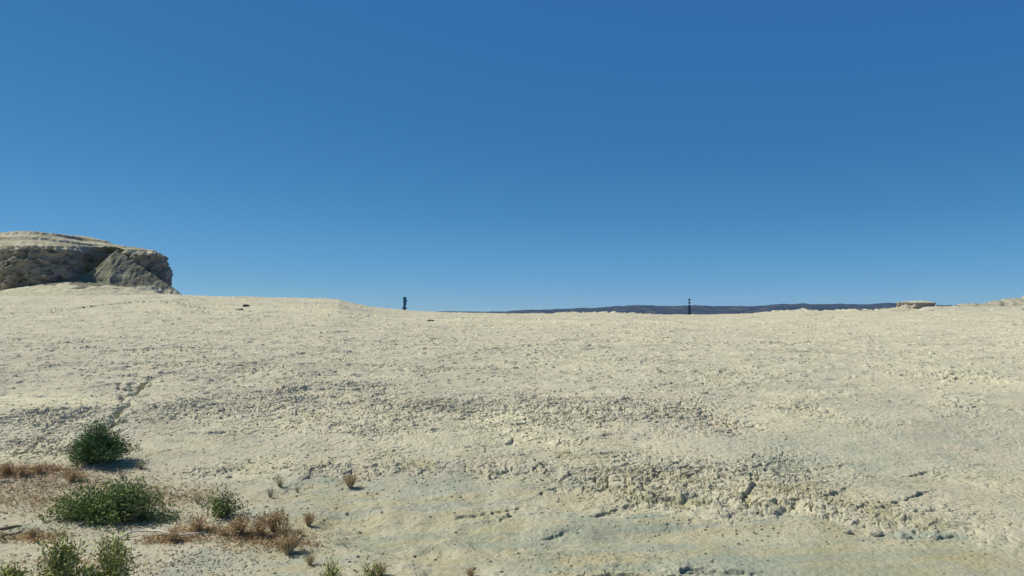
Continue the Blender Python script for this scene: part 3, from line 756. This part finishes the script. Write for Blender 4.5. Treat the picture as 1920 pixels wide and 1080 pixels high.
def tuft_mesh(seed, h, w_, n, mat, curve=0.35):
    rng = np.random.default_rng(seed); V = []; Fq = []
    for i in range(n):
        a = rng.uniform(0, 2 * math.pi); r0 = rng.uniform(0, 0.18) * w_; q = rng.uniform(0.1, 1.0)
        L = h * rng.uniform(0.5, 1.1)
        bx, by = r0 * math.cos(a), r0 * math.sin(a)
        tx, ty = math.cos(a + rng.normal() * 0.3) * w_ * q, math.sin(a + rng.normal() * 0.3) * w_ * q
        P = [np.array([bx + tx * t ** 1.5, by + ty * t ** 1.5, L * (t - 0.25 * q * t * t)]) for t in (0, 0.4, 0.75, 1)]
        b = rng.uniform(0, math.pi); s = np.array([math.cos(b), math.sin(b), 0])
        wd = rng.uniform(0.0016, 0.0032)
        k = len(V)
        for p, f in zip(P, (1, 0.9, 0.6, 0.15)): V += [p - s * wd * f, p + s * wd * f]
        Fq += [(k, k + 1, k + 3, k + 2), (k + 2, k + 3, k + 5, k + 4), (k + 4, k + 5, k + 7, k + 6)]
        if rng.random() < 0.6:       # a side stalk with a seed head
            p = P[2]; d = rng.normal(size=3) * 0.03 + np.array([0, 0, 0.03]); k = len(V)
            V += [p - s * 0.002, p + s * 0.002, p + d + s * 0.005, p + d - s * 0.005]; Fq.append((k, k + 1, k + 2, k + 3))
    return mesh_np('dry_tuft', np.array(V), np.array(Fq), mat)
TM = {}
for k_, (mat, n_) in {'dense': ('dry', 260), 'sparse': ('drygrey', 70), 'mid': ('dry', 150)}.items():
    TM[k_] = [tuft_mesh(100 + i + n_, 0.22, 0.15, n_, M[mat]) for i in range(2)]
TUFTS = [(455, 998, 30, 'dense', 'dry brown grass tuft at the left end of the brown tuft row'),
         (495, 1000, 34, 'mid', 'second brown grass tuft of the row, beside the leftmost one'),
         (520, 990, 36, 'dense', 'tallest brown grass tuft in the middle of the tuft row'),
         (537, 1003, 30, 'mid', 'brown grass tuft at the right of the tuft row behind the pale-headed one'),
         (546, 1030, 34, 'dense', 'brown grass tuft with pale dry heads in front of the tuft row'),
         (582, 978, 22, 'dense', 'small rounded brown grass tuft standing apart right of the small green shrub'),
         (567, 996, 12, 'mid', 'tiny brown tuft between the tuft row and the rounded tuft'),
         (659, 906, 22, 'dense', 'brown grass tuft on the bank foot, farthest right of the small tufts'),
         (529, 908, 20, 'sparse', 'grey dry tuft on the pale flat right of the small green shrub'),
         (561, 914, 11, 'sparse', 'tiny grey dry tuft right of the grey tuft on the pale flat'),
         (510, 924, 16, 'sparse', 'thin grey-green dry sprig below the grey tuft on the pale flat'),
         (268, 878, 16, 'sparse', 'thin grey tuft on the sand right of the dark shrub'),
         (378, 995, 28, 'mid', 'loose tan tuft below the small green shrub'),
         (330, 1012, 24, 'mid', 'flat reddish brown tuft behind the bleached stick'),
         (585, 1056, 18, 'mid', 'dry brown tuft just left of the green weeds on the bottom edge'),
         (884, 1066, 15, 'dense', 'lone small brown tuft near the bottom edge right of the weeds'),
         (140, 900, 22, 'mid', 'reddish dry tuft at the foot of the dark shrub'),
         (20, 892, 20, 'dense', 'brown dry tuft at the left edge of the litter strip'),
         (48, 895, 20, 'mid', 'second brown dry tuft along the litter strip from the left edge'),
         (80, 890, 14, 'dense', 'small brown dry tuft in the litter strip left of the dark shrub'),
         (70, 1003, 18, 'mid', 'tan dry tuft on the bare ground left of the tall weed'),
         (235, 893, 12, 'sparse', 'tiny dry sprig right of the dark shrub foot'),
         (255, 972, 16, 'mid', 'pale dry tuft at the front edge of the wide spreading shrub'),
         (375, 938, 14, 'sparse', 'small dry sprig between the two foreground green shrubs'),
         (715, 1074, 22, 'dense', 'brown dry tuft growing in the right bottom-edge weed'),
         (425, 1003, 12, 'mid', 'low tan tuft left of the brown tuft row'),
         (470, 868, 8, 'sparse', 'tiny sprig on the bank crest line above the pale flat')]
rg = random.Random(5)
for i, (px, py, hpx, kind, lab) in enumerate(TUFTS):
    loc = on_ground(px, py, 0.005)
    o = link('dry_tuft', TM[kind][i % 2], None, loc)
    s = 1.2 * hpx * loc[1] / FPX / 0.22
    o.scale = (s * rg.uniform(.9, 1.2), s * rg.uniform(.9, 1.2), s); o.rotation_euler = (rg.uniform(-.1, .1), rg.uniform(-.1, .1), rg.uniform(0, 6.28))
    tag(o, lab, 'dry grass', 'dry grass tufts on the foreground flat')

# ground litter, pebbles: uncountable
def scatter(name, regions, mat, maker, seed, flatten=False):
    rng = np.random.default_rng(seed); VV = []; QQ = []; n = 0
    for (px, py, rx, ry, cnt, s0, s1) in regions:
        for _ in range(cnt):
            a, b = rng.normal(size=2) * 0.5
            qx, qy = px + a * rx, py + b * ry
            if qy > 1140 or qy < 600 or qx < -120: continue
            if qy > 1078:
                x, y, _z = ground_at(qx, 1078); y -= (qy - 1078) * 0.018
            else:
                x, y, _z = ground_at(qx, qy)
            V, Q = maker(rng, rng.uniform(s0, s1))
            VV.append(V + np.array([x, y, gz(x, y)])); QQ.append(Q + n); n += len(V)
    return link(name, mesh_np(name, np.concatenate(VV), np.concatenate(QQ), mat))
def mk_litter(rng, s):
    d = rng.normal(size=3); d[2] *= 0.3; d /= np.linalg.norm(d); t = rng.normal(size=3); t -= t.dot(d) * d; t /= np.linalg.norm(t)
    w_ = s * rng.uniform(0.15, 0.5); c = np.array([0, 0, 0.006 + rng.uniform(0, 0.02)]); u = np.cross(d, t)
    return np.array([c - d * s, c - t * w_ + u * s * 0.15, c + d * s, c + t * w_]), np.array([[0, 1, 2, 3]])
def mk_pebble(rng, s):
    a = rng.uniform(0, 6.28) + np.arange(6) * math.pi / 3; rr = s * rng.uniform(0.65, 1.1, 6)
    low = np.stack([rr * np.cos(a), rr * np.sin(a), np.full(6, -s * 0.4)], -1); midr = np.stack([rr * 1.1 * np.cos(a), rr * 1.1 * np.sin(a), np.full(6, s * 0.25)], -1)
    top = np.stack([rr * .5 * np.cos(a), rr * .5 * np.sin(a), s * rng.uniform(.55, .8, 6)], -1)
    V = np.concatenate([low, midr, top]); Q = grid_faces(3, 6, True)
    Q = np.concatenate([Q, [[12, 13, 14, 17], [17, 14, 15, 16]]])
    return V, Q
lit = scatter('dry_litter', [(100, 905, 200, 22, 3600, 0.008, 0.028), (330, 925, 130, 28, 1100, 0.008, 0.026), (30, 890, 90, 10, 1200, 0.01, 0.03), (40, 940, 120, 30, 1100, 0.008, .026), (480, 1000, 150, 22, 500, 0.006, 0.02), (330, 1000, 120, 20, 500, .006, .02), (120, 1000, 150, 20, 500, .008, .022), (250, 1060, 200, 30, 500, .008, .02)], M['litter'], mk_litter, 3)
tag(lit, 'pinkish tan dry leaf litter strewn round the foreground shrubs', 'leaf litter', kind='stuff')
grv = scatter('gravel', [(380, 1045, 150, 34, 420, 0.006, 0.022), (1120, 1040, 280, 30, 260, 0.006, 0.018), (800, 1010, 400, 50, 260, 0.005, 0.016), (1500, 960, 400, 50, 420, 0.008, 0.03), (1250, 910, 250, 50, 500, 0.008, 0.035),
                         (700, 880, 400, 30, 500, 0.008, 0.028), (1100, 780, 400, 40, 900, 0.012, 0.04), (500, 770, 450, 50, 900, 0.012, 0.035), (900, 700, 1000, 60, 1200, 0.015, 0.05), (100, 800, 150, 50, 350, 0.012, 0.035)], M['stone'], mk_pebble, 4)
tag(grv, 'small crumbs of dried clay scattered over the whole slope', 'gravel', kind='stuff')

def mk_sprig(rng, s):
    V = []; Q = []
    for i in range(5):
        a = rng.uniform(0, 6.28); l = s * rng.uniform(.5, 1.2); d = np.array([math.cos(a) * rng.uniform(.3, 1), math.sin(a) * rng.uniform(.3, 1), rng.uniform(.25, 1)]) * l
        b = np.array([rng.normal(), rng.normal(), 0]) * s * 0.35; t = np.array([-math.sin(a), math.cos(a), 0]) * 0.0035
        k = len(V); V += [b - t, b + t, b + d * 0.6 + t, b + d * 0.6 - t, b + d + t * 0.4 + [0, 0, -l * .1], b + d - t * 0.4 + [0, 0, -l * .1]]; Q += [(k, k + 1, k + 2, k + 3), (k + 3, k + 2, k + 4, k + 5)]
    return np.array(V), np.array(Q)
M['rust'] = leaf_mat('rusty_dry_plants', (0.36, 0.24, 0.12), (0.62, 0.48, 0.28), 2)
cov = scatter('dry_ground_cover', [(25, 888, 60, 8, 900, 0.03, 0.08), (85, 882, 60, 6, 350, 0.03, 0.06), (145, 892, 26, 8, 220, 0.03, 0.07), (60, 935, 110, 20, 350, 0.02, 0.05), (310, 925, 110, 24, 350, 0.02, 0.05), (330, 1008, 60, 7, 420, 0.02, 0.05),
      (520, 1010, 110, 20, 700, 0.02, 0.06), (75, 1002, 70, 12, 420, 0.02, 0.06), (380, 990, 50, 12, 350, 0.02, 0.06), (210, 968, 120, 10, 350, 0.02, 0.05), (470, 1000, 60, 8, 350, .03, .07), (150, 1050, 130, 25, 300, .02, .05), (440, 985, 160, 16, 250, .015, .04)], M['rust'], mk_sprig, 8)
tag(cov, 'low rusty mat of dry sprigs between the foreground shrubs', 'dry plants', kind='stuff')
# distinct stones
def stone(px, py, s, mat, seed, label, flat=0.6):
    rng = np.random.default_rng(seed)
    n1, n2 = 14, 9; V = []
    for j in range(n2):
        th = math.pi * j / (n2 - 1)
        for i in range(n1):
            a = 2 * math.pi * i / n1
            d = np.array([math.sin(th) * math.cos(a), math.sin(th) * math.sin(a), math.cos(th)])
            r_ = 1 + 0.35 * float(perlin(np.array([d[0] * 1.4 + d[2] + seed]), np.array([d[1] * 1.4 - d[2] * 0.7]), seed)[0])
            V.append(d * r_ * s * np.array([1.25, 0.9, flat]))
    loc = on_ground(px, py)
    o = link('stone', mesh_np('stone', np.array(V), grid_faces(n2, n1, True)[:, ::-1], M[mat]), None, (loc[0], loc[1], loc[2] + s * flat * 0.45))
    return tag(o, label, 'stone')
stone(807, 601, 0.26, 'darkstone', 1, 'small dark flat stone on the far slope below the hills left end', 0.35)
stone(1379, 1016, 0.022, 'stone', 2, 'pale pebble lying alone on the grey mud at lower right', 0.8)
stone(432, 892, 0.05, 'stone', 3, 'clay stone on the smooth flat above the small green shrub', 0.6)
stone(461, 575, 0.3, 'darkstone', 4, 'dark boulder on the low mound right of the large butte, upper of two', 0.5)
stone(449, 581, 0.28, 'stone', 5, 'grey boulder on the low mound right of the large butte, lower of two', 0.5)
stone(1635, 997, 0.07, 'stone', 6, 'clay lump at the foot of the broken crust at lower right', 0.6)
stone(1582, 994, 0.05, 'stone', 8, 'small clay lump left of the larger lump below the broken crust', 0.7)

# bleached stick and dark branch
def stick(name, pts, r0, mat, label, lift=0.03, fork=None):
    P = []
    for px, py, up in pts:
        x, y, z = on_ground(px, py); P.append((x, y, z + lift + up))
    b = MB(); b.tube(P, np.interp(np.linspace(0, 1, len(P)), [0, 0.6, 1], [r0 * .55, r0, r0 * .35]), 7)
    if fork:
        for f in fork:
            Q = []
            for px, py, up in f: x, y, z = on_ground(px, py); Q.append((x, y, z + lift + up))
            b.tube(Q, np.linspace(r0 * .6, r0 * .25, len(Q)), 6)
    return tag(link(name, b.me(name, M[mat], True)), label, 'stick')
stick('stick', [(232, 1008, 0), (245, 1003, .02), (262, 999, .03), (285, 999, .03), (305, 1001, .025), (325, 1005, .02), (350, 1007, .02), (372, 1005, .02), (392, 1002, .01)], 0.017, 'white_stick', 'long curved bleached white stick lying behind the bushy weed')
stick('stick', [(-30, 1000, .03), (0, 997, .05), (20, 994, .05), (38, 991, .04), (50, 987, .02)], 0.028, 'twig', 'dark gnarled branch lying at the left edge', fork=[[(0, 997, .05), (20, 1001, .04), (35, 1003, 0)], [(-20, 999, .04), (10, 1008, .03), (22, 1010, 0)]])

# ------------------------------------------------------------------ air
def build_haze():
    b = MB(); x0, x1, y0, y1, z0, z1 = -9500, 9500, -9500, 9500, -19.0, 140.0
    V = [(x, y, z) for z in (z0, z1) for y in (y0, y1) for x in (x0, x1)]
    Q = [(0, 2, 3, 1), (4, 5, 7, 6), (0, 1, 5, 4), (1, 3, 7, 5), (3, 2, 6, 7), (2, 0, 4, 6)]
    m = bpy.data.materials.new('air'); m.use_nodes = True; t = m.node_tree; t.nodes.clear()
    out = t.nodes.new('ShaderNodeOutputMaterial'); v = t.nodes.new('ShaderNodeVolumePrincipled')
    v.inputs['Color'].default_value = (0.28, 0.60, 1.0, 1); v.inputs['Density'].default_value = 0.000033; v.inputs['Anisotropy'].default_value = 0.0
    t.links.new(v.outputs['Volume'], out.inputs['Volume'])
    tag(link('haze', mesh_np('haze', V, np.array(Q), m)), 'thin blue air between the camera and the far hills', 'haze', kind='stuff')
build_haze()
